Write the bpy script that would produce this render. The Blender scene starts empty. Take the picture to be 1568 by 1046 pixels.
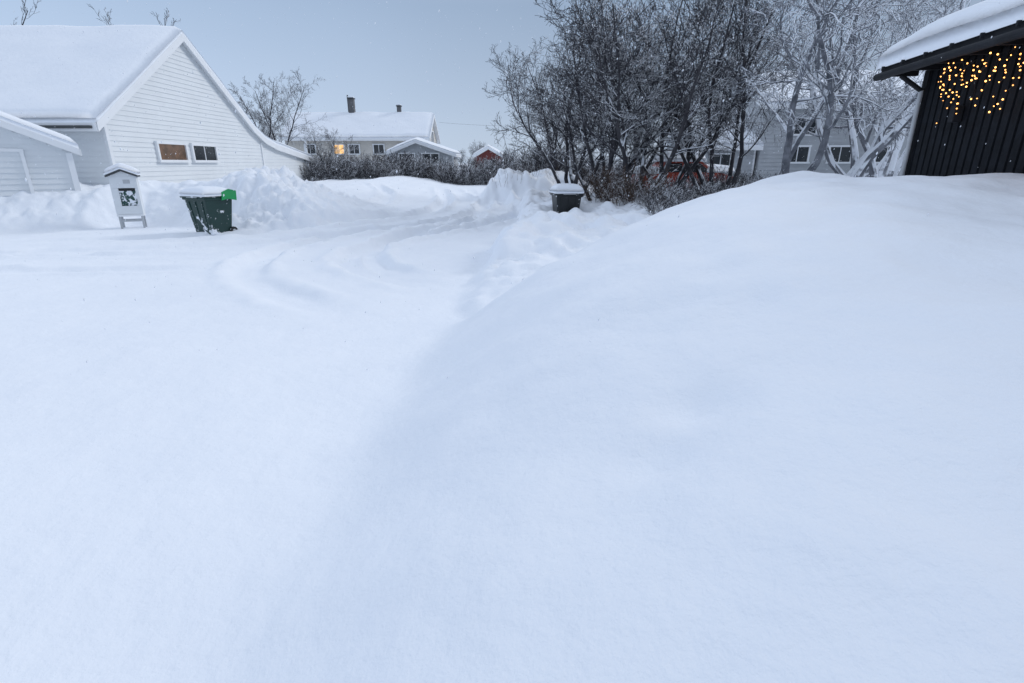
import bpy, math, random, bmesh
import numpy as np
from mathutils import Vector, Matrix

S = bpy.context.scene
S.view_settings.view_transform = 'Standard'
S.view_settings.look = 'None'
S.view_settings.exposure = 0
COL = S.collection

# ------------------------------------------------------------------ noise
_rs = np.random.RandomState(7)
_T = _rs.rand(256, 256)
def vnoise(x, y):
    x = np.asarray(x, float); y = np.asarray(y, float)
    xi = np.floor(x).astype(int); yi = np.floor(y).astype(int)
    fx = x - xi; fy = y - yi
    fx = fx*fx*fx*(fx*(fx*6-15)+10); fy = fy*fy*fy*(fy*(fy*6-15)+10)
    a = _T[xi & 255, yi & 255]; b = _T[(xi+1) & 255, yi & 255]
    c = _T[xi & 255, (yi+1) & 255]; d = _T[(xi+1) & 255, (yi+1) & 255]
    return ((a*(1-fx)+b*fx)*(1-fy)+(c*(1-fx)+d*fx)*fy)*2-1
def fbm(x, y, o=4):
    s = 0; a = 1.0; t = 0
    for i in range(o):
        s = s + a*vnoise(x*(2**i)+17.3*i, y*(2**i)+31.7*i); t += a; a *= .5
    return s/t
def sst(t):
    t = np.clip(t, 0, 1); return t*t*(3-2*t)

# ------------------------------------------------------------------ terrain
def catmull(P, n=14):
    P = [np.array(p, float) for p in P]
    P = [2*P[0]-P[1]]+P+[2*P[-1]-P[-2]]
    out = []
    for i in range(1, len(P)-2):
        for k in range(n):
            t = k/n
            out.append(.5*((2*P[i])+(-P[i-1]+P[i+1])*t+(2*P[i-1]-5*P[i]+4*P[i+1]-P[i+2])*t*t+(-P[i-1]+3*P[i]-3*P[i+1]+P[i+2])*t**3))
    out.append(P[-2]); return np.array(out)

TRACKS = []
def track(P, depth=.07, w=.11, pair=0.0):
    c = catmull(P)
    TRACKS.append((c, depth, w))
    if pair:
        t = np.gradient(c, axis=0); t /= np.linalg.norm(t, axis=1)[:, None]+1e-9
        nrm = np.stack([-t[:, 1], t[:, 0]], 1)
        TRACKS.append((c+nrm*pair, depth, w))
track([(-2.4,36),(-1.5,29),(-1.3,23),(-1.7,18.6),(-2.9,15.6),(-4.3,13.2),(-5.0,11.0),(-4.4,8.6),(-2.9,6.9),(-1.8,6.0)], .17, .24, 1.7)
track([(-4.8,36),(-3.6,29),(-3.0,24),(-3.3,20),(-4.3,17),(-6.2,14.6),(-8.5,13.0),(-14,11.8)], .17, .27, 1.8)
track([(-1.1,20.5),(-1.3,17.2),(-2.3,14.4),(-3.0,12.2),(-2.8,10.4),(-2.0,8.9),(-1.0,8.1)], .16, .21, 0)
track([(-16,9.7),(-11,9.0),(-7,8.9),(-5.0,9.2)], .06, .2, 1.6)
track([(-7.5,30),(-6.0,26),(-5.4,22.5),(-5.7,19.5),(-7,17.6)], .14, .26, 0)

def H(x, y, detail=True):
    x = np.asarray(x, float); y = np.asarray(y, float)
    base = .25*sst((y-20)/20)+.25*sst((y-40)/6)
    z = base + .035*fbm(x*.35, y*.35, 3)
    if detail:
        z = z + .018*fbm(x*1.7+5, y*1.7, 4)*np.clip(1.4-np.abs(y-10)/60, 0, 1)
        z = z + .03*np.maximum(0, fbm(x*2.2+1, y*1.5, 4))*sst((y-7.5)/3)*sst((2-x)/2)*sst((x+13)/4)
    toe = np.interp(y, [-8,0,1.4,3.6,5.4,8.6,13,16,30], [-1.3,-1.05,-.95,-.95,-.6,.94,3.3,5.2,12])
    toe = toe + .2*vnoise(y*.8, 3.3)+.07*vnoise(y*2.3, 9.3)
    A = np.interp(y, [-8,0,3,5,6.5,9,11,13,15,18,24], [1.1,1.12,1.3,1.5,1.62,1.5,1.3,.95,.6,.45,.3])
    L = np.interp(y, [0,5,9,20], [4.6,4.3,3.9,3.2])
    d = x-toe
    k = .10
    d = k*np.logaddexp(0, d/k)
    h = A*(1-(1-np.clip(d/L, 0, 1))**2.1)
    h = h*(1+.05*fbm(x*.45+3, y*.45, 2))+.08*fbm(x*1.0, y*1.0, 3)*sst(d/1.5)+.012*fbm(x*3.1, y*3.1, 2)*sst(d/.6)
    h = h-.10*np.exp(-((x-5.4)**2+(y-8.6)**2)/.9)+.05*np.exp(-((x-4.5)**2+(y-8)**2)/.8)
    h = h-.09*np.exp(-((x-.82)**2+(y-2.05)**2)/.035)-.08*np.exp(-((x-.58)**2+(y-1.78)**2)/.025)
    bx = np.interp(y, [5.2,6.5,7.7,12,17.9,22,26,32], [-.3,-.85,-.8,-.25,.35,.1,-.6,-1.2])
    bx = bx+.25*vnoise(y*1.2, 5.5)
    lump = fbm(x*1.3+9, y*1.3, 4)
    ridge = 1-np.abs(fbm(x*.9+2.3, y*.6+7, 2))*2
    lb = np.interp(y, [5.0,7,9,14,20,30], [0,.26,.33,.36,.33,.3])*sst((x-bx)/.4)*(1+1.05*lump+.35*ridge)
    lb = lb+.06*sst((x-bx)/.8)*np.sin((x*1.1+y*.55)*3.1+2*lump)*np.clip((y-6)/2, 0, 1)*np.clip((20-y)/4, 0, 1)
    lb = lb+.06*sst((x-bx)/.5)*np.maximum(0, fbm(x*3.4, y*3.4, 3))*np.clip((y-6)/2, 0, 1)*np.clip((24-y)/4, 0, 1)
    z = z+np.maximum(h, lb)
    ty = np.interp(x, [-40,-20,-14,-12,-11.3,-10,-8.4,-7,-5.5,-3.5], [12.2,12.6,13.3,14.2,15.5,15.6,14.7,14.4,14.6,16])
    Hb = np.interp(x, [-40,-20,-12.5,-11,-9.3,-8.3,-7.4,-6.2,-5,-4,-3.2], [1.1,1.1,1.05,1.1,1.15,1.35,1.42,1.05,.42,.1,0])
    Hb = Hb*(1+.13*vnoise(x*1.1, 2.2)+.06*vnoise(x*2.7, 8.2))
    back = np.clip(1-(y-17.6)/3.5, 0, 1)
    dd = (y-ty)
    prof = sst(dd/2.1)
    lumpA = .20*np.exp(-((x+7.2)/1.6)**2)+.08
    msk = (x < -3.8)*sst((-3.8-x)/1.8)*sst(back*2)
    b = Hb*prof*(.45+.55*sst(back))+lumpA*fbm(x*2.6, y*2.6, 4)*sst(dd/.8)*sst((x+40)/2)*msk
    b = b+(.8*lumpA*np.abs(fbm(x*5.2, y*5.2, 2))+.3*lumpA*vnoise(x*7.3, y*7.3))*sst(dd/.6)*msk
    rl = np.interp(y, [14,17,20,35,45], [-4,-5.8,-7.2,-12.4,-15])
    yd = (.7+.12*fbm(x*.7, y*.7, 3))*sst((rl-x)/2.0)*sst((y-15.5)/3)
    z = z+np.maximum(b, yd)
    m = sst((y-25.2+.3*vnoise(x*1.3, 1))/1.2)*sst((33-y)/4)*sst((x+1.9)/.9)*sst((4.5-x)/2.0)
    z = z+m*(.78+.13*vnoise(x*1.1, 4.4)+.08*fbm(x*3, y*3, 2))
    q = np.exp(-(((x-1.7)/.8)**2+((y-16.6)/.9)**2)**2)
    z = z*(1-q)+.27*q
    z = z+.22*np.exp(-((x-1.93)**2/.05+(y-16.35)**2/.05))
    z = z+.15*sst((x-4)/4)*sst((y-14)/4)
    return z

def nonuni(a, b, step, lo, hi):
    core = np.arange(a, b, step)
    t = []; v = b; s = step
    while v < hi:
        t.append(v); s *= 1.13; v += s
    t.append(hi)
    l = []; v = a-step; s = step
    while v > lo:
        l.append(v); s *= 1.13; v -= s
    l.append(lo)
    return np.concatenate([np.array(l[::-1]), core, np.array(t)])

def mesh_np(name, V, F4, mat, smooth=True):
    me = bpy.data.meshes.new(name)
    V = np.ascontiguousarray(V, dtype=np.float32); F4 = np.ascontiguousarray(F4, dtype=np.int32)
    n = F4.shape[1]
    me.vertices.add(len(V)); me.vertices.foreach_set('co', V.ravel())
    me.loops.add(F4.size); me.loops.foreach_set('vertex_index', F4.ravel())
    me.polygons.add(len(F4))
    me.polygons.foreach_set('loop_start', np.arange(0, F4.size, n, dtype=np.int32))
    me.polygons.foreach_set('use_smooth', np.full(len(F4), smooth, dtype=bool))
    me.update(calc_edges=True)
    if mat: me.materials.append(mat)
    return me

# ------------------------------------------------------------------ materials
def newmat(name):
    m = bpy.data.materials.new(name); m.use_nodes = True
    nt = m.node_tree; b = nt.nodes['Principled BSDF']
    return m, nt, b
def N(nt, t, **k):
    n = nt.nodes.new(t)
    for a, v in k.items(): setattr(n, a, v)
    return n
def noise_node(nt, scale, detail=4, rough=.6, coord='Object'):
    tc = N(nt, 'ShaderNodeTexCoord'); no = N(nt, 'ShaderNodeTexNoise')
    no.inputs['Scale'].default_value = scale; no.inputs['Detail'].default_value = detail
    no.inputs['Roughness'].default_value = rough
    nt.links.new(tc.outputs[coord], no.inputs['Vector']); return no
def ramp(nt, src, p0, c0, p1, c1):
    r = N(nt, 'ShaderNodeValToRGB'); e = r.color_ramp.elements
    e[0].position = p0; e[0].color = (*c0, 1); e[1].position = p1; e[1].color = (*c1, 1)
    nt.links.new(src, r.inputs[0]); return r
def bump(nt, b, src, strength, dist=.02, chain=None):
    bp = N(nt, 'ShaderNodeBump'); bp.inputs['Strength'].default_value = strength
    bp.inputs['Distance'].default_value = dist
    nt.links.new(src, bp.inputs['Height'])
    if chain: nt.links.new(chain.outputs[0], bp.inputs['Normal'])
    nt.links.new(bp.outputs[0], b.inputs['Normal']); return bp
def paint(name, col, rough=.6, var=.12, scale=3, bs=.15, bscale=40, spec=.5):
    m, nt, b = newmat(name)
    n = noise_node(nt, scale)
    c0 = tuple(c*(1-var) for c in col); c1 = tuple(min(1, c*(1+var)) for c in col)
    r = ramp(nt, n.outputs[0], .3, c0, .7, c1)
    nt.links.new(r.outputs[0], b.inputs['Base Color']); b.inputs['Roughness'].default_value = rough
    b.inputs['Specular IOR Level'].default_value = spec
    if bs:
        n2 = noise_node(nt, bscale); bump(nt, b, n2.outputs[0], bs, .01)
    return m
SNOWC = (.84, .875, .93)
def snow_mat(name):
    m, nt, b = newmat(name)
    n = noise_node(nt, .8, 5)
    r = ramp(nt, n.outputs[0], .3, (.82,.86,.92), .7, (.86,.895,.945))
    nt.links.new(r.outputs[0], b.inputs['Base Color'])
    b.inputs['Roughness'].default_value = .75
    b.inputs['Specular IOR Level'].default_value = .15
    n1 = noise_node(nt, 70, 3); n2 = noise_node(nt, 6, 5, .6)
    a = bump(nt, b, n2.outputs[0], .5, .035)
    bump(nt, b, n1.outputs[0], .35, .004, a)
    return m
M_SNOW = snow_mat('snow')
M_WHITE = paint('white_paint', (.74,.77,.79), .6, .03, 1.2, 0)
M_TRIM = paint('white_trim', (.80,.82,.84), .5, .03, 2, 0)
M_GREY = paint('grey_paint', (.42,.44,.46), .6, .08, 2, 0)
M_CREAM = paint('cream_paint', (.60,.57,.52), .6, .08, 2, 0)
M_RED = paint('red_paint', (.15,.03,.025), .6, .2)
M_DARK = paint('dark_stain', (.008,.010,.014), .75, .4, 6, .4, 25, .2)
M_DARK2 = paint('dark_trim', (.016,.018,.022), .7, .3, spec=.25)
M_ROOF = paint('roof_metal', (.05,.055,.06), .5, .2)
M_BRICK = paint('chimney', (.12,.12,.125), .8, .3)
M_BLACK = paint('black_rubber', (.012,.012,.013), .6, .2)
M_GALV = paint('galvanised', (.45,.47,.49), .45, .15)
M_CARRED = paint('car_red', (.34,.045,.02), .35, .05, 2, 0)
def glass(name, col, em=None, es=0):
    m, nt, b = newmat(name)
    b.inputs['Base Color'].default_value = (*col, 1); b.inputs['Roughness'].default_value = .08
    if em:
        n = noise_node(nt, 2.5, 3)
        r = ramp(nt, n.outputs[0], .35, tuple(c*.35 for c in em), .65, em)
        nt.links.new(r.outputs[0], b.inputs['Emission Color']); b.inputs['Emission Strength'].default_value = es
    return m
M_GL = glass('window_glass', (.02,.025,.03))
M_GLW = glass('window_warm', (.04,.03,.02), (.24,.135,.09), .5)
M_GLL = glass('window_lit', (.05,.04,.02), (1,.6,.25), 1.8)
M_BULB = glass('bulb', (1,.6,.2), (1,.42,.11), 6)

def plastered(name, col, thr=.52, scale=5):
    """plastic surface with driven snow stuck to it"""
    m, nt, b = newmat(name)
    n = noise_node(nt, scale, 5, .65)
    r = ramp(nt, n.outputs[0], thr, (0,0,0), thr+.04, (1,1,1))
    g = N(nt, 'ShaderNodeNewGeometry'); sx = N(nt, 'ShaderNodeSeparateXYZ'); nt.links.new(g.outputs['Normal'], sx.inputs[0])
    mr = N(nt, 'ShaderNodeMapRange'); mr.inputs[1].default_value = .4; mr.inputs[2].default_value = .7
    nt.links.new(sx.outputs[2], mr.inputs[0])
    mx = N(nt, 'ShaderNodeMath', operation='MAXIMUM'); nt.links.new(r.outputs[0], mx.inputs[0]); nt.links.new(mr.outputs[0], mx.inputs[1])
    mix = N(nt, 'ShaderNodeMix', data_type='RGBA')
    nt.links.new(mx.outputs[0], mix.inputs[0]); mix.inputs[6].default_value = (*col, 1); mix.inputs[7].default_value = (*SNOWC, 1)
    nt.links.new(mix.outputs[2], b.inputs['Base Color'])
    mr2 = N(nt, 'ShaderNodeMapRange'); mr2.inputs[3].default_value = .4; mr2.inputs[4].default_value = .9
    nt.links.new(mx.outputs[0], mr2.inputs[0]); nt.links.new(mr2.outputs[0], b.inputs['Roughness'])
    bump(nt, b, mx.outputs[0], .6, .02)
    return m
M_BIN = plastered('bin_plastic', (.006,.035,.03), .56, 4.2)
M_BIN2 = plastered('bin_plastic_dark', (.004,.007,.009), .68, 5)
M_LID = paint('lid_green', (.01,.30,.09), .4, .1)
M_PANEL = plastered('panel_green', (.01,.06,.05), .5, 7)

def bark(name, c0, c1, thr, nsc=3.0):
    m, nt, b = newmat(name)
    n = noise_node(nt, nsc, 4)
    r = ramp(nt, n.outputs[0], .35, c0, .65, c1)
    g = N(nt, 'ShaderNodeNewGeometry'); sx = N(nt, 'ShaderNodeSeparateXYZ'); nt.links.new(g.outputs['Normal'], sx.inputs[0])
    n2 = noise_node(nt, 2.2, 3)
    ad = N(nt, 'ShaderNodeMath', operation='MULTIPLY_ADD'); nt.links.new(n2.outputs[0], ad.inputs[0]); ad.inputs[1].default_value = 1.3
    nt.links.new(sx.outputs[2], ad.inputs[2])
    mr = N(nt, 'ShaderNodeMapRange'); mr.inputs[1].default_value = thr; mr.inputs[2].default_value = thr+.15
    nt.links.new(ad.outputs[0], mr.inputs[0])
    mix = N(nt, 'ShaderNodeMix', data_type='RGBA'); nt.links.new(mr.outputs[0], mix.inputs[0])
    nt.links.new(r.outputs[0], mix.inputs[6]); mix.inputs[7].default_value = (*SNOWC, 1)
    nt.links.new(mix.outputs[2], b.inputs['Base Color']); b.inputs['Roughness'].default_value = .85
    b.inputs['Specular IOR Level'].default_value = .2
    return m
M_BARK = bark('bark_dark', (.026,.026,.032), (.075,.073,.08), 1.04)
M_BARK_S = bark('bark_snowy', (.10,.108,.125), (.25,.26,.29), .62)
M_SHRUB = bark('shrub_snowy', (.03,.03,.035), (.075,.07,.075), .88)
M_SHRUB_B = bark('shrub_brown', (.055,.04,.032), (.11,.075,.055), 1.05)

# ------------------------------------------------------------------ object helpers
class G:
    def __init__(s, name, loc=(0,0,0), rot=0):
        s.e = bpy.data.objects.new(name, None); s.e.empty_display_size = .3
        s.e.location = loc; s.e.rotation_euler = (0,0,rot); COL.objects.link(s.e)
    def add(s, name, me, bevel=0, seg=2, smooth=False):
        o = bpy.data.objects.new(name, me); COL.objects.link(o); o.parent = s.e
        if bevel:
            m = o.modifiers.new('b', 'BEVEL'); m.width = bevel; m.segments = seg; m.limit_method = 'ANGLE'
        return o
    def poly(s, name, V, F, mat, bevel=0, seg=2, smooth=False):
        me = bpy.data.meshes.new(name); me.from_pydata([tuple(v) for v in V], [], F); me.update()
        if smooth: me.polygons.foreach_set('use_smooth', [True]*len(F))
        me.materials.append(mat)
        bm = bmesh.new(); bm.from_mesh(me); bmesh.ops.recalc_face_normals(bm, faces=bm.faces); bm.to_mesh(me); bm.free()
        return s.add(name, me, bevel, seg)
    def box(s, name, c, d, mat, bevel=0, M=None):
        V = []
        for i in (-1,1):
            for j in (-1,1):
                for k in (-1,1):
                    v = Vector((i*d[0]/2, j*d[1]/2, k*d[2]/2))
                    if M is not None: v = M @ v
                    V.append(v+Vector(c))
        F = [(0,1,3,2),(4,6,7,5),(0,4,5,1),(2,3,7,6),(0,2,6,4),(1,5,7,3)]
        return s.poly(name, V, F, mat, bevel)
    def prism(s, name, P, x0, x1, mat, bevel=0, ax='x'):
        n = len(P); V = []
        for x in (x0, x1):
            for a, b in P: V.append((x, a, b) if ax == 'x' else (a, x, b))
        F = [tuple(range(n)), tuple(range(2*n-1, n-1, -1))]+[(i, (i+1) % n, n+(i+1) % n, n+i) for i in range(n)]
        return s.poly(name, V, F, mat, bevel)
    def cyl(s, name, a, b, r, mat, r2=None, n=14, smooth=True):
        a = Vector(a); b = Vector(b); t = (b-a).normalized()
        u = t.cross(Vector((0,0,1)) if abs(t.z) < .9 else Vector((1,0,0))).normalized(); v = t.cross(u)
        r2 = r if r2 is None else r2; V = []
        for p, rr in ((a, r), (b, r2)):
            for i in range(n):
                q = 2*math.pi*i/n; V.append(p+u*math.cos(q)*rr+v*math.sin(q)*rr)
        F = [tuple(range(n)), tuple(range(n, 2*n))]+[(i, (i+1) % n, n+(i+1) % n, n+i) for i in range(n)]
        return s.poly(name, V, F, mat, 0, 2, False)
    def snowcap(s, name, P, T, ew=.3, seed=0, nz=.05, edge=.5):
        """P: (a,b,3) grid of the surface the snow lies on"""
        a, b, _ = P.shape
        da = np.concatenate([[0], np.cumsum(np.linalg.norm(np.diff(P[:, b//2], axis=0), axis=1))])
        db = np.concatenate([[0], np.cumsum(np.linalg.norm(np.diff(P[a//2], axis=0), axis=1))])
        ea = np.minimum(da, da[-1]-da)[:, None]; eb = np.minimum(db, db[-1]-db)[None, :]
        c = np.clip(np.minimum(ea, eb)/ew, 0, 1)
        f = edge+(1-edge)*np.sqrt(np.clip(1-(1-c)**2, 0, 1))
        top = P.copy()
        nn = fbm(da[:, None]*.6+seed*3.1+0*db[None, :], db[None, :]*.6+seed+0*da[:, None], 3)
        top[:, :, 2] += T*f*(1+nz*4*nn)
        V = np.concatenate([P.reshape(-1, 3), top.reshape(-1, 3)])
        n = a*b; idx = np.arange(n).reshape(a, b)
        q = lambda I: np.stack([I[:-1, :-1], I[1:, :-1], I[1:, 1:], I[:-1, 1:]], -1).reshape(-1, 4)
        F = [q(idx+n), q(idx)[:, ::-1]]
        ring = np.concatenate([idx[0, :], idx[1:, -1], idx[-1, -2::-1], idx[-2:0:-1, 0]])
        r2 = np.roll(ring, -1)
        F.append(np.stack([ring, r2, r2+n, ring+n], -1))
        me = mesh_np(name, V, np.concatenate(F), M_SNOW)
        return s.add(name, me)

def strip(prof, x0, x1, nx, ds=.15, smoothr=.3):
    pr = np.array(prof, float)
    s = np.concatenate([[0], np.cumsum(np.linalg.norm(np.diff(pr, axis=0), axis=1))])
    n = max(4, int(s[-1]/ds)); t = np.linspace(0, s[-1], n)
    y = np.interp(t, s, pr[:, 0]); z = np.interp(t, s, pr[:, 1])
    X = np.linspace(x0, x1, nx)
    P = np.zeros((nx, n, 3)); P[:, :, 0] = X[:, None]; P[:, :, 1] = y[None]; P[:, :, 2] = z[None]
    return P

def window(g, name, c, w, h, face, gm, mull=1, fr=.07, fm=None):
    fm = fm or M_TRIM
    ax = face[1]; sg = 1 if face[0] == '+' else -1
    def B(nm, du, dz, ww, hh, t, off, mat):
        if ax == 'x': g.box(nm, (c[0]+sg*off, c[1]+du, c[2]+dz), (t, ww, hh), mat)
        else: g.box(nm, (c[0]+du, c[1]+sg*off, c[2]+dz), (ww, t, hh), mat)
    B(name+'_glass', 0, 0, w, h, .03, .02, gm)
    for d, nm in ((-1,'l'),(1,'r')): B(name+'_frame_'+nm, d*(w/2+fr/2), 0, fr, h, .1, .045, fm)
    B(name+'_frame_top', 0, h/2+fr/2, w+2*fr+.04, fr, .12, .055, fm)
    B(name+'_sill', 0, -h/2-fr/2, w+2*fr+.08, fr, .15, .065, fm)
    for i in range(mull):
        B(name+'_mullion_%d' % i, -w/2+w*(i+1)/(mull+1), 0, .04, h, .05, .035, fm)

def clap_x(g, name, x, prof, z0, dz, mat, sgn=1):
    pr = np.array(prof); V = []; F = []
    zt = pr[:, 1].max(); z = z0
    ys = np.linspace(pr[0, 0], pr[-1, 0], 1500); zs = np.interp(ys, pr[:, 0], pr[:, 1])
    while z < zt-.05:
        ok = ys[zs > z+dz*.5]
        if len(ok) < 2: break
        a, b = ok[0], ok[-1]; n = len(V)
        V += [(x+sgn*.032, a, z), (x+sgn*.032, b, z), (x+sgn*.006, b, z+dz), (x+sgn*.006, a, z+dz), (x, a, z), (x, b, z)]
        F += [(n, n+1, n+2, n+3), (n+4, n+5, n+1, n)]
        z += dz
    g.poly(name, V, F, mat)
def clap_y(g, name, y, x0, x1, z0, z1, dz, mat):
    V = []; F = []; z = z0
    while z < z1-.02:
        n = len(V); t = min(dz, z1-z)
        V += [(x0, y-.032, z), (x1, y-.032, z), (x1, y-.006, z+t), (x0, y-.006, z+t), (x0, y, z), (x1, y, z)]
        F += [(n, n+1, n+2, n+3), (n+4, n+5, n+1, n)]; z += dz
    g.poly(name, V, F, mat)

def house(name, loc, rot, prof, x0, x1, wm, over=.4, gover=.3, snowT=.3, z0=-.5, trim=None, clap=.0, seed=1, claps=('E','S'), fascia=.2, th=.12, ew=.3, edge=.5):
    g = G(name, loc, rot); trim = trim or M_TRIM
    pr = np.array(prof, float)
    ya, yb = pr[0, 0]+over, pr[-1, 0]-over
    za = np.interp(ya, pr[:, 0], pr[:, 1]); zb = np.interp(yb, pr[:, 0], pr[:, 1])
    inner = [(ya, za-th)]+[(y, z-th) for y, z in prof[1:-1]]+[(yb, zb-th)]
    wall = [(ya, z0)]+inner+[(yb, z0)]
    g.prism('walls', wall, x0, x1, wm)
    slab = [(y, z) for y, z in prof]+[(y, z-th+.003) for y, z in prof[::-1]]
    g.prism('roof', slab, x0-gover, x1+gover, M_ROOF if trim is not M_TRIM else trim)
    g.snowcap('roof_snow', strip([(y, z+.002) for y, z in prof], x0-gover-.03, x1+gover+.03, max(8, int((x1-x0)/.25)), .15), snowT, ew, seed, edge=edge)
    for xx, nm in ((x0-gover, 'w'), (x1+gover, 'e')):
        sg = -1 if nm == 'w' else 1
        bb = [(y, z+.02) for y, z in prof]+[(y, z-fascia) for y, z in prof[::-1]]
        g.prism('bargeboard_'+nm, bb, xx+sg*.003, xx+sg*.035, trim)
    for y, z, nm in ((pr[0, 0], pr[0, 1], 's'), (pr[-1, 0], pr[-1, 1], 'n')):
        sg = -1 if nm == 's' else 1
        g.box('fascia_'+nm, ((x0+x1)/2, y+sg*.018, z-fascia/2+.01), (x1-x0+2*gover, .03, fascia), trim)
    if clap:
        if 'E' in claps: clap_x(g, 'cladding_e', x1+.003, inner, z0, clap, wm)
        if 'S' in claps: clap_y(g, 'cladding_s', ya-.003, x0, x1, z0, za-th, clap, wm)
        for y in (ya, yb): g.box('corner_board', (x1+.03, y+(.04 if y == ya else -.04), (z0+za-th)/2-.02), (.1, .14, za-th-z0-.05), trim)
    g.ya = ya; g.yb = yb
    return g

# ------------------------------------------------------------------ SNOW GROUND
xs = nonuni(-17, 9.5, .06, -500, 500)
ys = nonuni(-1.5, 30, .06, -60, 700)
X, Y = np.meshgrid(xs, ys, indexing='ij')
Z = H(X, Y)
RUT = np.zeros_like(Z); BERM = np.zeros_like(Z)
for c, depth, w in TRACKS:
    a0, a1 = c.min(0)-1.5, c.max(0)+1.5
    ix = np.where((xs > a0[0]) & (xs < a1[0]))[0]; iy = np.where((ys > a0[1]) & (ys < a1[1]))[0]
    sx = slice(ix[0], ix[-1]+1); sy = slice(iy[0], iy[-1]+1)
    px, py = X[sx, sy], Y[sx, sy]; D = np.full(px.shape, 9.)
    TT = np.zeros(px.shape)
    m = len(c)-1
    for i in range(m):
        p, q = c[i], c[i+1]; v = q-p; l2 = v@v+1e-12
        t = np.clip(((px-p[0])*v[0]+(py-p[1])*v[1])/l2, 0, 1)
        dd = np.hypot(px-p[0]-t*v[0], py-p[1]-t*v[1])
        k = dd < D; D[k] = dd[k]; TT[k] = ((i+t)/m)[k]
    fade = sst(TT/.1)*sst((1-TT)/.3)*(.85+.4*vnoise(px*.7, py*.7+4))
    wob = D+.07*vnoise(px*2.4, py*2.4)
    RUT[sx, sy] = np.maximum(RUT[sx, sy], fade*depth*np.exp(-(wob/w)**4))
    BERM[sx, sy] = np.maximum(BERM[sx, sy], fade*depth*.5*np.exp(-((wob-1.75*w)/(.55*w))**2)*(1+.5*vnoise(px*4, py*4)))
Z = Z-RUT+BERM*(RUT < .02)*1.0+BERM*(RUT >= .02)*.3
nx, ny = len(xs), len(ys)
idx = np.arange(nx*ny).reshape(nx, ny)
F = np.stack([idx[:-1, :-1], idx[1:, :-1], idx[1:, 1:], idx[:-1, 1:]], -1).reshape(-1, 4)
me = mesh_np('snow_ground', np.stack([X, Y, Z], -1).reshape(-1, 3), F, M_SNOW)
COL.objects.link(bpy.data.objects.new('snow_ground', me))
def gz(x, y): return float(H(x, y))

# ------------------------------------------------------------------ WHITE HOUSE (left)
cx, cy = -13.6, 24.1
prof = [(18.2-cy, 2.98), (0, 6.72), (29.2-cy, 3.55), (30.4-cy, 3.02), (31.8-cy, 2.72), (37.4-cy, 2.05)]
g = house('white_house', (cx, cy, 0), 0, prof, -14, 0, M_WHITE, over=.55, gover=.22, snowT=.30, clap=.17, seed=2, fascia=.26, z0=.1)
window(g, 'window_a', (.03, 22.2-cy, 2.17), 1.75, .58, '+x', M_GLW, 0, .1)
window(g, 'window_b', (.03, 24.5-cy, 2.17), 1.75, .58, '+x', M_GL, 1, .1)
g.box('trim_board', (.05, 30.2-cy, 1.45), (.06, .12, 2.7), M_TRIM)
g.box('soffit_gap', (-7, 18.45-cy, 2.84), (13.8, .4, .05), M_TRIM)
g.box('gutter', (-7, 18.12-cy, 2.86), (14.2, .11, .09), M_ROOF, .02)

# ------------------------------------------------------------------ GARDEN SHED (far left)
g = house('garden_shed', (-14.45, 15.8, 0), -math.pi/2+math.radians(38), [(-1.75, 2.10), (0, 2.92), (1.72, 2.12)], -.95, .95, M_WHITE, over=.22, gover=.2, snowT=.27, clap=.15, claps=('E','S'), seed=5, fascia=.16, z0=.3)
g.box('door_frame_l', (1.0, -.5, 1.2), (.06, .08, 1.7), M_TRIM); g.box('door_frame_r', (1.0, .45, 1.2), (.06, .08, 1.7), M_TRIM)
g.box('door_frame_top', (1.0, -.025, 2.09), (.07, 1.05, .08), M_TRIM)

# ------------------------------------------------------------------ FAR CREAM HOUSE
g = house('cream_house', (-15.2, 58, .4), 0, [(-4, 3.6), (0, 6.0), (4, 3.6)], -6.9, 6.9, M_CREAM, over=.5, gover=.35, snowT=.33, clap=.2, seed=3, claps=('E','S'))
for i, (xx, mt) in enumerate(((-4.5, M_GL), (-1.7, M_GLL), (-.2, M_GL), (2.2, M_GL), (4.6, M_GL))):
    window(g, 'window_%d' % i, (xx, -3.53, 2.65), .95, .8, '-y', mt, 1, .1)
window(g, 'window_e', (6.93, 0, 3.9), 1.0, 1.0, '+x', M_GL, 1, .1)
window(g, 'window_f', (6.93, 1.2, 1.9), 1.0, 1.0, '+x', M_GL, 1, .1)
for xx, w, h in ((-1.1, .55, 1.5), (3.7, .4, .8)):
    g.box('chimney', (xx, .1, 6+h/2), (w, w, h), M_BRICK, .02); g.box('chimney_cap', (xx, .1, 6+h+.06), (w+.12, w+.12, .1), M_ROOF)
    g.box('chimney_snow', (xx, .1, 6+h+.18), (w+.05, w+.05, .13), M_SNOW, .05)
g.cyl('vent_pipe', (-1.5, .3, 6), (-1.5, .3, 7.9), .07, M_ROOF)

g = house('small_garage', (-7.6, 46, .5), -math.pi/2, [(-2.6, 2.0), (-.1, 2.95), (3.1, 1.9)], -2.5, 1, M_GREY, over=.25, gover=.4, snowT=.3, clap=.18, claps=('E',), seed=4, fascia=.18)
window(g, 'window_a', (1.04, -.9, 1.6), 1.2, .75, '+x', M_GL, 1); window(g, 'window_b', (1.04, 1.0, 1.6), 1.3, .75, '+x', M_GL, 1)
g = house('red_cabin', (-2.5, 60, .65), -math.pi/2, [(-1.7, 1.7), (0, 2.65), (1.7, 1.7)], -2.5, 1, M_RED, over=.2, gover=.3, snowT=.38, seed=6, fascia=.16, z0=-.2)
window(g, 'window_a', (1.01, 0, 1.0), .7, .7, '+x', M_GL, 1)

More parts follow.
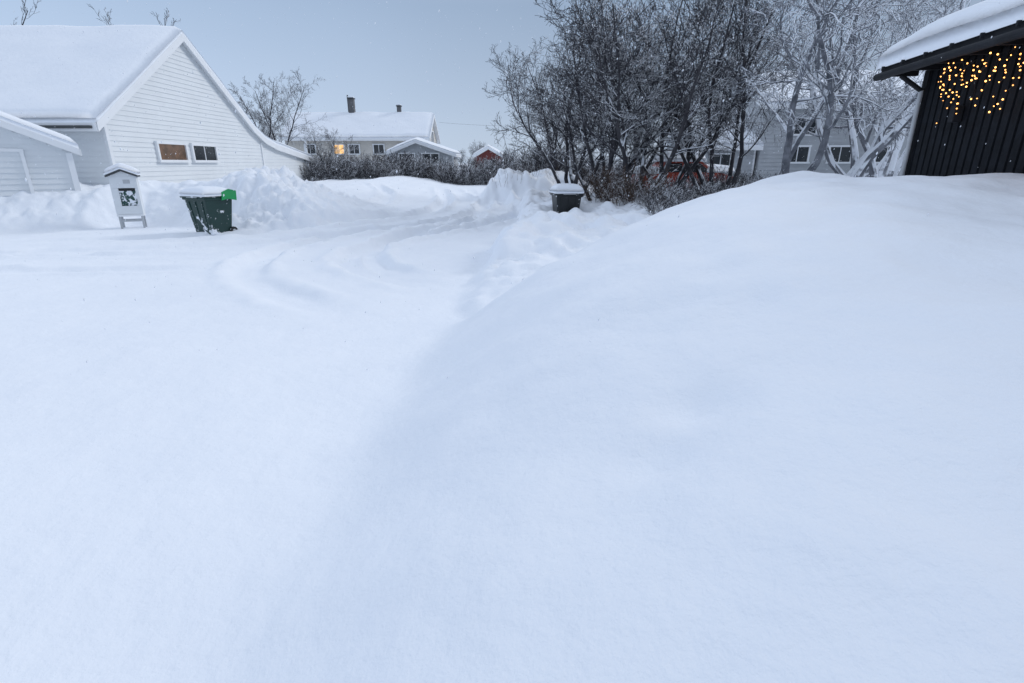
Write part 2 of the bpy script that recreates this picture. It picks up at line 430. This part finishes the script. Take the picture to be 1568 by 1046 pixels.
# ------------------------------------------------------------------ GREY HOUSE (right, behind trees)
g = house('grey_house', (18.5, 34, .3), 0, [(-4.6, 4.3), (0, 6.3), (4.6, 4.3)], -5.2, 6, M_GREY, over=.5, gover=.35, snowT=.3, clap=.2, seed=8, claps=('S',))
for i, (xx, zz) in enumerate(((-3.2, 1.9), (-.9, 1.9), (1.6, 1.9), (4.2, 1.9), (-3.0, 3.3), (1.4, 3.3))):
    window(g, 'window_%d' % i, (xx, -4.13, zz), 1.15, .75, '-y', M_GLL if i == 3 else M_GL, 1, .09)
g = house('grey_annex', (11.7, 32.5, .3), 0, [(-2.8, 2.3), (0, 3.5), (2.8, 2.3)], -1.9, 1.4, M_GREY, over=.4, gover=.25, snowT=.32, clap=.2, seed=9, claps=('S',))
window(g, 'window_a', (-.4, -2.43, 1.5), 1.0, .8, '-y', M_GL, 1)

# ------------------------------------------------------------------ DARK HOUSE (right)
ang = math.atan2(1, .157)
g = G('dark_house', (6.66, 9.3, 0), ang)
g.prism('walls', [(-6, .3), (-6, 3.3), (-3, 4.4), (0, 3.2), (0, .3)], -10, 0, M_DARK)
n = 0; V = []; F = []
xx = -.02
while xx > -9.9:
    for a, b, t in ((xx-.13, xx, .028),):
        m = len(V)
        V += [(a, .004, .3), (b, .004, .3), (b, .004, 3.17), (a, .004, 3.17), (a+.005, t, .3), (b-.005, t, .3), (b-.005, t, 3.17), (a+.005, t, 3.17)]
        F += [(m+4, m+5, m+6, m+7), (m, m+4, m+7, m+3), (m+1, m+2, m+6, m+5), (m+3, m+7, m+6, m+2)]
    xx -= .165
g.poly('cladding', V, F, M_DARK)
rp = [(-7.0, 3.05), (-3, 4.62), (.45, 3.28)]
g.prism('roof', rp+[(y, z-.10) for y, z in rp[::-1]], -10.5, .5, M_DARK2)
g.prism('bargeboard', [(y, z+.01) for y, z in rp]+[(y, z-.2) for y, z in rp[::-1]], .503, .535, M_DARK2)
g.box('fascia', (-5.0, .47, 3.19), (11.0, .03, .17), M_DARK2)
xx = .3; i = 0
while xx > -9.5:
    g.box('rafter_tail_%d' % i, (xx, .22, 3.17), (.06, .42, .11), M_DARK2); xx -= .62; i += 1
g.snowcap('roof_snow', strip([(-7.1, 3.03), (-3, 4.63), (.53, 3.262)][::-1], .61, -10.6, 80, .09), .36, .28, 11, .05, .55)
g.cyl('downpipe', (-.08, .09, .6), (-.08, .09, 2.85), .035, M_GALV)
g.cyl('downpipe_bend', (-.08, .09, 2.85), (-.05, .42, 3.08), .035, M_DARK2)
g.cyl('gutter', (-10.4, .54, 3.13), (.5, .54, 3.13), .055, M_DARK2)
for k in range(18):
    g.box('gutter_clip_%d' % k, (.3-k*.6, .555, 3.24), (.03, .04, .06), M_DARK2)
g.box('wall_lamp', (-1.15, .1, 2.42), (.12, .12, .22), M_DARK2, .01)
g.box('corner_board', (-.06, .02, 1.7), (.13, .07, 2.9), M_DARK2)
rnd = random.Random(4)
V = []; F = []
ico = [(0,0,1),(.894,0,.447),(.276,.851,.447),(-.724,.526,.447),(-.724,-.526,.447),(.276,-.851,.447),(.724,.526,-.447),(-.276,.851,-.447),(-.894,0,-.447),(-.276,-.851,-.447),(.724,-.526,-.447),(0,0,-1)]
icf = [(0,1,2),(0,2,3),(0,3,4),(0,4,5),(0,5,1),(1,6,2),(2,7,3),(3,8,4),(4,9,5),(5,10,1),(6,7,2),(7,8,3),(8,9,4),(9,10,5),(10,6,1),(11,7,6),(11,8,7),(11,9,8),(11,10,9),(11,6,10)]
def ico_at(V, F, p, r):
    m = len(V)
    for q in ico: V.append((p[0]+q[0]*r, p[1]+q[1]*r, p[2]+q[2]*r))
    for f in icf: F.append((f[0]+m, f[1]+m, f[2]+m))
lx = -.95; strands = []
while lx > -5.2:
    L = rnd.choice((.2,.3,.45,.6,.7))*rnd.uniform(.85, 1.1); zt = 3.06+rnd.uniform(-.12, .04)
    pts = []; k = 0; z = zt; px = lx; py = .12+rnd.uniform(0, .22)
    while z > zt-L:
        pts.append((px, py, z))
        if rnd.random() < .9: ico_at(V, F, (px+rnd.uniform(-.02,.02), py+.012, z), rnd.uniform(.006, .0125))
        z -= rnd.uniform(.04, .12); px += rnd.uniform(-.09, .09)
    strands.append(pts); lx -= rnd.uniform(.04, .10)
g.poly('fairy_light_bulbs', V, F, M_BULB)
V = []; F = []
allp = [p[0] for p in strands]
def wire(V, F, a, b, r=.004):
    m = len(V); a = Vector(a); b = Vector(b)
    t = (b-a).normalized(); u = t.orthogonal().normalized(); v = t.cross(u)
    for p in (a, b):
        for k in range(3):
            q = k*2.094; V.append(tuple(p+u*math.cos(q)*r+v*math.sin(q)*r))
    for k in range(3): F.append((m+k, m+(k+1) % 3, m+3+(k+1) % 3, m+3+k))
for a, b in zip(allp[:-1], allp[1:]): wire(V, F, a, b)
for s in strands:
    for a, b in zip(s[:-1], s[1:]): wire(V, F, a, b)
g.poly('fairy_light_wire', V, F, M_BLACK)

# ------------------------------------------------------------------ WHEELIE BINS
def wheelie_bin(name, loc, rot, mat, snowT):
    g = G(name, loc, rot)
    w0, d0, w1, d1, h = .31, .29, .40, .40, .98
    V = [(-w0,-d0,.05),(w0,-d0,.05),(w0,d0,.05),(-w0,d0,.05),(-w1,-d1,h),(w1,-d1,h),(w1,d1,h),(-w1,d1,h)]
    F = [(0,3,2,1),(4,5,6,7),(0,1,5,4),(1,2,6,5),(2,3,7,6),(3,0,4,7)]
    g.poly('body', V, F, mat, .04, 3)
    g.box('rim', (0,0,h-.03), (2*w1+.05, 2*d1+.05, .07), mat, .02)
    for sx in (-.6, 0, .6):
        g.poly('rib', [(sx*w0-.02,-d0-.012,.12),(sx*w0+.02,-d0-.012,.12),(sx*w1+.02,-d1-.008,h-.1),(sx*w1-.02,-d1-.008,h-.1),
                        (sx*w0-.02,-d0+.01,.12),(sx*w0+.02,-d0+.01,.12),(sx*w1+.02,-d1+.01,h-.1),(sx*w1-.02,-d1+.01,h-.1)],
               [(0,1,2,3),(4,7,6,5),(0,4,5,1),(3,2,6,7),(0,3,7,4),(1,5,6,2)], mat)
    V = []; nu = 9
    for i in range(nu):
        for j in range(nu):
            u = -1+2*i/(nu-1); v = -1+2*j/(nu-1)
            V.append((u*(w1+.05), v*(d1+.05), h+.02+.075*(1-abs(u)**3)*(1-abs(v)**3)))
    F = [(i*nu+j, (i+1)*nu+j, (i+1)*nu+j+1, i*nu+j+1) for i in range(nu-1) for j in range(nu-1)]
    o = g.poly('lid', V, F, mat, 0, 2, True)
    so = o.modifiers.new('s', 'SOLIDIFY'); so.thickness = .03
    g.cyl('hinge_handle', (-w1*.85, d1+.09, h+.02), (w1*.85, d1+.09, h+.02), .018, mat)
    for sx in (-.8, 0, .8): g.box('handle_lug', (sx*w1, d1+.05, h), (.04, .1, .06), mat, .01)
    g.cyl('front_grip', (-w1*.5, -d1-.05, h-.005), (w1*.5, -d1-.05, h-.005), .016, mat)
    for sx in (-1, 1):
        g.cyl('wheel', (sx*(w0+.0), d0+.02, .1), (sx*(w0+.06), d0+.02, .1), .11, M_BLACK, n=20)
        g.cyl('hub', (sx*(w0+.06), d0+.02, .1), (sx*(w0+.07), d0+.02, .1), .05, M_GALV, n=14)
    g.cyl('axle', (-w0-.04, d0+.02, .1), (w0+.04, d0+.02, .1), .012, M_GALV)
    if snowT:
        P = np.zeros((26, 26, 3)); u = np.linspace(-w1-.05, w1+.05, 26); v = np.linspace(-d1-.05, d1+.05, 26)
        P[:, :, 0] = u[:, None]; P[:, :, 1] = v[None]
        P[:, :, 2] = h+.03+.07*np.maximum(0, 1-np.abs(u[:, None]/(w1+.05))**3)*np.maximum(0, 1-np.abs(v[None]/(d1+.05))**3)
        g.snowcap('lid_snow', P, snowT, .2, 3, .08, .35)
    return g
b1 = wheelie_bin('wheelie_bin', (-7.82, 13.95, gz(-7.9, 13.95)-.06), math.radians(-24), M_BIN, .15)
o = b1.poly('lid_flap', [(.47,.02,.90),(.485,.2,.93),(.47,.45,.88),(.47,.47,1.12),(.475,.25,1.17),(.46,.06,1.10)], [(0,1,2,3,4,5)], M_LID)
o.modifiers.new('s','SOLIDIFY').thickness = .03
b2 = wheelie_bin('wheelie_bin', (1.70, 17.0, -.13), math.radians(8), M_BIN2, .20)

# ------------------------------------------------------------------ MAILBOX CABINET ON LEGS
g = G('mailbox_stand', (-10.78, 15.2, gz(-10.78, 15.2)-.06), math.radians(26))
g.e.scale = (.80, .76, 1.03)
for sx in (-.33, .33):
    for sy in (-.2, .2): g.box('leg', (sx, sy, .2), (.06, .06, .5), M_GALV, .006)
g.box('lower_rail', (0,-.2,.26), (.6,.04,.05), M_GALV); g.box('lower_rail_back', (0,.2,.26), (.6,.04,.05), M_GALV)
g.box('base', (0,0,.4), (.78,.5,.05), M_TRIM, .008)
g.box('back', (0,.23,.93), (.76,.03,1.0), M_WHITE); g.box('side_l', (-.375,0,.93), (.03,.47,1.0), M_WHITE); g.box('side_r', (.375,0,.93), (.03,.47,1.0), M_WHITE)
g.box('front_top', (0,-.225,1.27), (.72,.03,.31), M_WHITE); g.box('front_bottom', (0,-.225,.54), (.72,.03,.22), M_WHITE)
g.box('front_post_l', (-.27,-.225,.882), (.18,.03,.46), M_WHITE); g.box('front_post_r', (.33,-.225,.882), (.06,.03,.46), M_WHITE)
g.box('box_panel', (.06,-.19,.85), (.5,.03,.40), M_PANEL, .01)
g.box('box_slot', (.06,-.212,1.07), (.46,.02,.05), M_BLACK)
g.box('inner_shelf', (.06,-.1,.655), (.5,.2,.02), M_GALV)
g.prism('roof', [(-.46,1.40),(0,1.55),(.46,1.40),(.46,1.44),(0,1.60),(-.46,1.44)], -.33, .33, M_ROOF, ax='y')
g.prism('gable', [(-.38,1.42),(.38,1.42),(0,1.545)], -.24, -.21, M_WHITE, ax='y')
P = strip([(-.33, 0), (.33, 0)], -.48, .48, 22, .05); P[:, :, 2] = 1.605-.155*np.abs(P[:, :, 0])/.46
g.snowcap('roof_snow', P, .15, .16, 7, .06, .35)
g.box('plate', (.1,-.245,1.28), (.2,.01,.1), M_GALV)

# ------------------------------------------------------------------ PARKED CAR under snow
g = G('parked_car', (7.6, 24.6, gz(7.6, 24.6)-.25), math.radians(8))
body = [(-2.1,.35),(-2.12,.75),(-2.0,.95),(-1.15,1.02),(1.3,1.05),(2.0,.9),(2.1,.6),(2.08,.35)]
g.prism('body', body, -.85, .85, M_CARRED, .06, ax='y')
V = [(-1.5,-.78,1.0),(1.35,-.78,1.02),(.6,-.62,1.5),(-1.0,-.62,1.5),(-1.5,.78,1.0),(1.35,.78,1.02),(.6,.62,1.5),(-1.0,.62,1.5)]
g.poly('cabin', V, [(0,1,2,3),(5,4,7,6),(3,2,6,7),(1,5,6,2),(4,0,3,7),(0,4,5,1)], M_CARRED, .05)
for sg in (-1, 1):
    for a, b, nm in ((-1.25,-.3,'rear'),(-.22,.95,'front')):
        g.poly('window_'+nm, [(a, sg*.785, 1.06),(b, sg*.785, 1.06),(min(b,.55)-.05, sg*.665, 1.42),(max(a,-1.0)+.03, sg*.665, 1.42)], [(0,1,2,3)], M_GL)
    for xx in (-1.35, 1.35):
        g.cyl('wheel', (xx, sg*.70, .33), (xx, sg*.88, .33), .33, M_BLACK, n=22); g.cyl('hub', (xx, sg*.88, .33), (xx, sg*.89, .33), .19, M_GALV, n=16)
    g.box('headlight', (2.06, sg*.6, .72), (.08,.3,.14), M_GALV, .02)
g.box('bumper', (2.1,0,.45), (.12,1.6,.2), M_BLACK, .03); g.box('bumper_rear', (-2.12,0,.45), (.12,1.6,.2), M_BLACK, .03)
g.snowcap('roof_snow', strip([(-.7,1.49),(.7,1.49)], -1.15, .75, 20, .06), .45, .4, 3, .05, .3)
g.snowcap('bonnet_snow', strip([(-.84,1.04),(.84,1.04)], .75, 2.1, 16, .08), .32, .35, 5, .05, .2)
g.snowcap('boot_snow', strip([(-.84,1.0),(.84,1.0)], -2.1, -1.2, 10, .08), .32, .35, 5, .05, .2)

# ------------------------------------------------------------------ TREES
class TB:
    def __init__(s, seed):
        s.r = np.random.RandomState(seed); s.V = []; s.F = []; s.n = 0
    def tube(s, pts, rad, sides):
        m = len(pts); t = np.gradient(pts, axis=0); t /= np.linalg.norm(t, axis=1)[:, None]+1e-9
        ref = np.array([.31, .87, .38]) if abs(t[0, 2]) > .8 else np.array([0, 0, 1.])
        u = np.cross(t, ref); u /= np.linalg.norm(u, axis=1)[:, None]+1e-9; v = np.cross(t, u)
        a = np.arange(sides)*2*math.pi/sides
        R = pts[:, None]+rad[:, None, None]*(u[:, None]*np.cos(a)[None, :, None]+v[:, None]*np.sin(a)[None, :, None])
        s.V.append(R.reshape(-1, 3))
        i = np.arange(m-1)[:, None]*sides; j = np.arange(sides)[None]; k = (j+1) % sides
        s.F.append(np.stack([i+j, i+k, i+sides+k, i+sides+j], -1).reshape(-1, 4)+s.n); s.n += m*sides
    def grow(s, p, d, L, r, lv, C):
        n = C['n'][lv]; pts = [p]; q = p.copy(); dirs = [d]
        for i in range(n):
            d = d+s.r.normal(0, C['wob'][lv], 3); d[2] += C['trop'][lv]; d /= np.linalg.norm(d)
            q = q+d*L/n; pts.append(q); dirs.append(d)
        pts = np.array(pts); t = np.linspace(0, 1, n+1)
        rad = r*(1-t*.82)
        if lv == 0: rad = rad*(1+.5*np.exp(-t*14))
        s.tube(pts, np.maximum(rad, C['rmin']), C['sides'][lv])
        if lv >= len(C['nc']): return
        nc = C['nc'][lv]
        for k in range(nc):
            tt = C['t0'][lv]+(1-C['t0'][lv])*(k+s.r.rand())/nc
            f = tt*n; i = min(int(f), n-1); f -= i
            pp = pts[i]*(1-f)+pts[i+1]*f; dd = dirs[i+1]
            ax = np.cross(dd, s.r.normal(0, 1, 3)); ax /= np.linalg.norm(ax)+1e-9
            an = math.radians(s.r.uniform(*C['ang'][lv]))
            cd = dd*math.cos(an)+ax*math.sin(an)
            cl = L*C['ratio'][lv]*(1-.55*tt)*s.r.uniform(.65, 1.25)
            s.grow(pp, cd, cl, max(C['rmin'], r*(1-.8*tt)*C['rr'][lv]), lv+1, C)
    def mesh(s, name, mat):
        return mesh_np(name, np.concatenate(s.V), np.concatenate(s.F), mat, False)

def make_tree(name, seed, mat, H_, stems, lean, r0, C, base=.15):
    b = TB(seed)
    for k in range(stems):
        a = 2*math.pi*(k+b.r.rand()*.6)/stems; ln = math.radians(b.r.uniform(lean*.35, lean)) if stems > 1 else .05
        d = np.array([math.cos(a)*math.sin(ln), math.sin(a)*math.sin(ln), math.cos(ln)])
        p = np.array([math.cos(a)*base*b.r.rand()**.5, math.sin(a)*base*b.r.rand()**.5, -.3])
        b.grow(p, d, H_*b.r.uniform(.8, 1.05), r0*b.r.uniform(.75, 1.1), 0, C)
    return b.mesh(name, mat)
CT = dict(n=[11,7,5,3], wob=[.12,.18,.20,.22], trop=[.05,.06,.05,.03], nc=[18,9,7], t0=[.25,.15,.1], ang=[(28,62),(25,60),(25,60)],
          ratio=[.46,.5,.5], rr=[.45,.5,.55], rmin=.0055, sides=[8,5,3,3])
CS = dict(CT, n=[12,8,5,3], wob=[.16,.24,.26,.25], trop=[.04,.03,.02,-.01], nc=[11,10,8], ratio=[.6,.48,.45], rmin=.007, t0=[.3,.2,.1], rr=[.5,.5,.5])
CB = dict(n=[6,4,3], wob=[.12,.18,.2], trop=[.03,.04,.02], nc=[8,5], t0=[.15,.1], ang=[(20,50),(20,55)], ratio=[.45,.5], rr=[.6,.7], rmin=.006, sides=[4,3,3])
tA = make_tree('birch_mesh_a', 11, M_BARK, 7.2, 5, 32, .08, CT, .35)
tB = make_tree('birch_mesh_b', 23, M_BARK, 7.0, 5, 26, .075, CT, .3)
tC = make_tree('birch_mesh_c', 37, M_BARK_S, 7.2, 3, 26, .13, CS, .25)
tD = make_tree('birch_mesh_d', 41, M_BARK_S, 7.0, 2, 22, .15, CS, .25)
tE = make_tree('slender_tree_mesh', 55, M_BARK, 8, 2, 8, .09, dict(CT, nc=[17,6,4], ang=[(15,35)]*3, ratio=[.25,.4,.5]), .1)
sA = make_tree('shrub_mesh_a', 61, M_SHRUB, 1.7, 34, 40, .014, CB, .5)
sB = make_tree('shrub_mesh_b', 62, M_SHRUB, 1.6, 34, 46, .014, CB, .6)
sC = make_tree('shrub_mesh_c', 63, M_SHRUB_B, 1.9, 24, 30, .012, CB, .5)
rr = random.Random(9)
def inst(name, me, x, y, sc=1, rot=None, dz=0, par=None, tilt=(0,0)):
    o = bpy.data.objects.new(name, me); COL.objects.link(o)
    o.location = (x, y, gz(x, y)+dz); o.scale = (sc, sc, sc*rr.uniform(.93, 1.07))
    o.rotation_euler = (tilt[0], tilt[1], rr.uniform(0, 6.28) if rot is None else rot)
    if par: o.parent = par
    return o
for x, y, me, sc in ((4.2,18,tA,1.05),(2.4,22.0,tB,1.1),(6.0,20.5,tB,1.1),(4.8,24,tA,1.1),(7.2,19.3,tA,1.05),(3.2,19.4,tB,.95),
                     (8.3,16.6,tC,1.0),(9.7,16.2,tD,1.05),(11.9,18.4,tC,1.1),(12.6,15.8,tD,1.0),(14.5,21,tC,1.15),
                     (17,26,tC,1.2),(2.2,28,tB,.8),(-19.8,46,tB,1.05),(-12.2,37.6,tB,.5)):
    inst('birch_tree', me, x, y, sc)
for x, y, sc in ((-26.3,42,1.58),(-37.5,42,1.65)): inst('slender_tree', tE, x, y, sc)
he = G('hedge').e
for i in range(46):
    x = -17.5+i*.5; inst('bush_%d' % i, rr.choice((sA, sB)), x+rr.uniform(-.3,.3), 41.0+rr.uniform(-1.6,1.6)-.03*x, rr.uniform(.8,1.22)*(1.12 if x > -5 else 1), dz=-.15, par=he)
for x, y, sc in ((-2.6,46,1.05),(-1.9,47,1.1),(-1.2,46,1.05),(-3.3,46,1.1),(-.5,46,1.2)): inst('bush_d', sA, x, y, sc, par=he)
for i in range(14):
    inst('bush_b%d' % i, rr.choice((sA, sB)), 1.5+i*.55, 30+rr.uniform(-1,1), rr.uniform(.8,1.15), par=he)
for i in range(9):
    inst('bush_c%d' % i, rr.choice((sA, sB)), -13+i*.55, 36.5+i*.2+rr.uniform(-.5,.5), rr.uniform(.7,1.0), par=he)
for x, y, sc, me in ((4.1,14.6,.55,sA),(4.9,14.9,.6,sB),(5.7,14.6,.6,sA),(6.5,15.2,.65,sB),(7.3,15.3,.6,sA),(5.3,15.8,.6,sB),
                     (3.5,17.6,.8,sC),(4.0,17.2,.75,sC),(4.9,17.3,.55,sC),(3.1,18.4,.7,sC),(7.4,20.6,.7,sA),(8.2,21.2,.75,sB),(6.6,21,.65,sB),(9.2,21.3,.7,sA)):
    inst('garden_shrub', me, x, y, sc, dz=-.05)
b = TB(5)
for i in range(60):
    x = b.r.uniform(-1.2, 2.6); y = b.r.uniform(25.6, 26.6)
    b.grow(np.array([x, y, gz(x, y)-.1]), np.array([b.r.normal(0,.1), b.r.normal(0,.1), 1.]), b.r.uniform(.25, .7), .006, 2, dict(CB, n=[3,3,3], rmin=.004))
o = bpy.data.objects.new('dry_grass', b.mesh('dry_grass', M_SHRUB_B)); COL.objects.link(o)

o = G('distant_trees').e
for i in range(26):
    x = rr.uniform(-60, 50); inst('tree_%d' % i, rr.choice((tA, tB)), x, rr.uniform(95, 130), rr.uniform(.5,.75), par=o)

# overhead wires
g = G('overhead_wire')
V = []; F = []
def cable(a, b, sag, r):
    a = Vector(a); b = Vector(b); p = a
    for i in range(1, 25):
        t = i/24; q = a.lerp(b, t); q.z -= sag*4*t*(1-t); wire(V, F, p, q, r); p = q
cable((6.4, 10.2, 8.6), (2.8, 21, 5.2), .25, .012)
cable((-8, 62, 6.0), (14, 62, 6.2), .5, .009)
g.poly('cable', V, F, M_BLACK)

# ------------------------------------------------------------------ FALLING SNOW
rs = np.random.RandomState(3); K = 12000
yy = 2.5+rs.rand(K)**.6*20; xx = (rs.rand(K)*2-1)*yy*1.05; zz = rs.rand(K)*8
keep = zz > H(xx, yy)+.1; P = np.stack([xx, yy, zz], 1)[keep]; R = rs.uniform(.003, .0075, len(P))
base = np.array([(1,0,0),(-1,0,0),(0,1,0),(0,-1,0),(.4,0,1.8),(-.4,0,-1.8)])
ff = np.array([(0,2,4),(2,1,4),(1,3,4),(3,0,4),(2,0,5),(1,2,5),(3,1,5),(0,3,5)])
V = (P[:, None]+base[None]*R[:, None, None]).reshape(-1, 3); F = (ff[None]+6*np.arange(len(P))[:, None, None]).reshape(-1, 3)
me = mesh_np('falling_snow', V, F, M_SNOW); COL.objects.link(bpy.data.objects.new('falling_snow', me))

# ------------------------------------------------------------------ WORLD / SUN
w = bpy.data.worlds.new('World'); S.world = w; w.use_nodes = True; nt = w.node_tree
for n in list(nt.nodes): nt.nodes.remove(n)
out = N(nt, 'ShaderNodeOutputWorld'); add = N(nt, 'ShaderNodeAddShader')
sky = N(nt, 'ShaderNodeTexSky'); sky.sky_type = 'NISHITA'; sky.sun_disc = False
sky.sun_elevation = math.radians(31); sky.sun_rotation = math.radians(63)
b1_ = N(nt, 'ShaderNodeBackground'); b1_.inputs[1].default_value = .006; nt.links.new(sky.outputs[0], b1_.inputs[0])
tc = N(nt, 'ShaderNodeTexCoord'); sp = N(nt, 'ShaderNodeSeparateXYZ'); nt.links.new(tc.outputs['Generated'], sp.inputs[0])
no = N(nt, 'ShaderNodeTexNoise'); no.inputs['Scale'].default_value = 1.6; no.inputs['Detail'].default_value = 3; nt.links.new(tc.outputs['Generated'], no.inputs['Vector'])
r = N(nt, 'ShaderNodeValToRGB'); nt.links.new(sp.outputs[2], r.inputs[0])
e = r.color_ramp.elements; e[0].position = 0; e[0].color = (.44,.53,.66,1); e[1].position = 1; e[1].color = (.61,.68,.80,1)
for p, c in ((.10, (.37,.46,.60,1)), (.24, (.285,.375,.515,1)), (.45, (.50,.57,.70,1))):
    q = e.new(p); q.color = c
mr = N(nt, 'ShaderNodeMapRange'); mr.inputs[1].default_value = .3; mr.inputs[2].default_value = -.75; mr.inputs[3].default_value = .92; mr.inputs[4].default_value = 1.5
nt.links.new(sp.outputs[0], mr.inputs[0])
m2 = N(nt, 'ShaderNodeMath', operation='MULTIPLY_ADD'); nt.links.new(no.outputs[0], m2.inputs[0]); m2.inputs[1].default_value = .25; m2.inputs[2].default_value = -.125
m3 = N(nt, 'ShaderNodeMath', operation='ADD'); nt.links.new(mr.outputs[0], m3.inputs[0]); nt.links.new(m2.outputs[0], m3.inputs[1])
b2_ = N(nt, 'ShaderNodeBackground'); nt.links.new(r.outputs[0], b2_.inputs[0]); nt.links.new(m3.outputs[0], b2_.inputs[1])
nt.links.new(b1_.outputs[0], add.inputs[0]); nt.links.new(b2_.outputs[0], add.inputs[1]); nt.links.new(add.outputs[0], out.inputs[0])

L = bpy.data.lights.new('sun', 'SUN'); L.energy = 1.25; L.angle = math.radians(16); L.color = (1,.99,.98)
lo = bpy.data.objects.new('sun', L); COL.objects.link(lo)
d = Vector((-.75, -.38, -.5)); lo.rotation_euler = d.to_track_quat('-Z', 'Y').to_euler()

# ------------------------------------------------------------------ CAMERA
cam = bpy.data.cameras.new('camera'); cam.lens = 18.4; cam.sensor_width = 36; cam.clip_end = 2000; cam.clip_start = .05
co = bpy.data.objects.new('camera', cam); COL.objects.link(co)
co.location = (0, 0, 1.75); co.rotation_euler = (math.radians(90-18.8), 0, 0)
S.camera = co
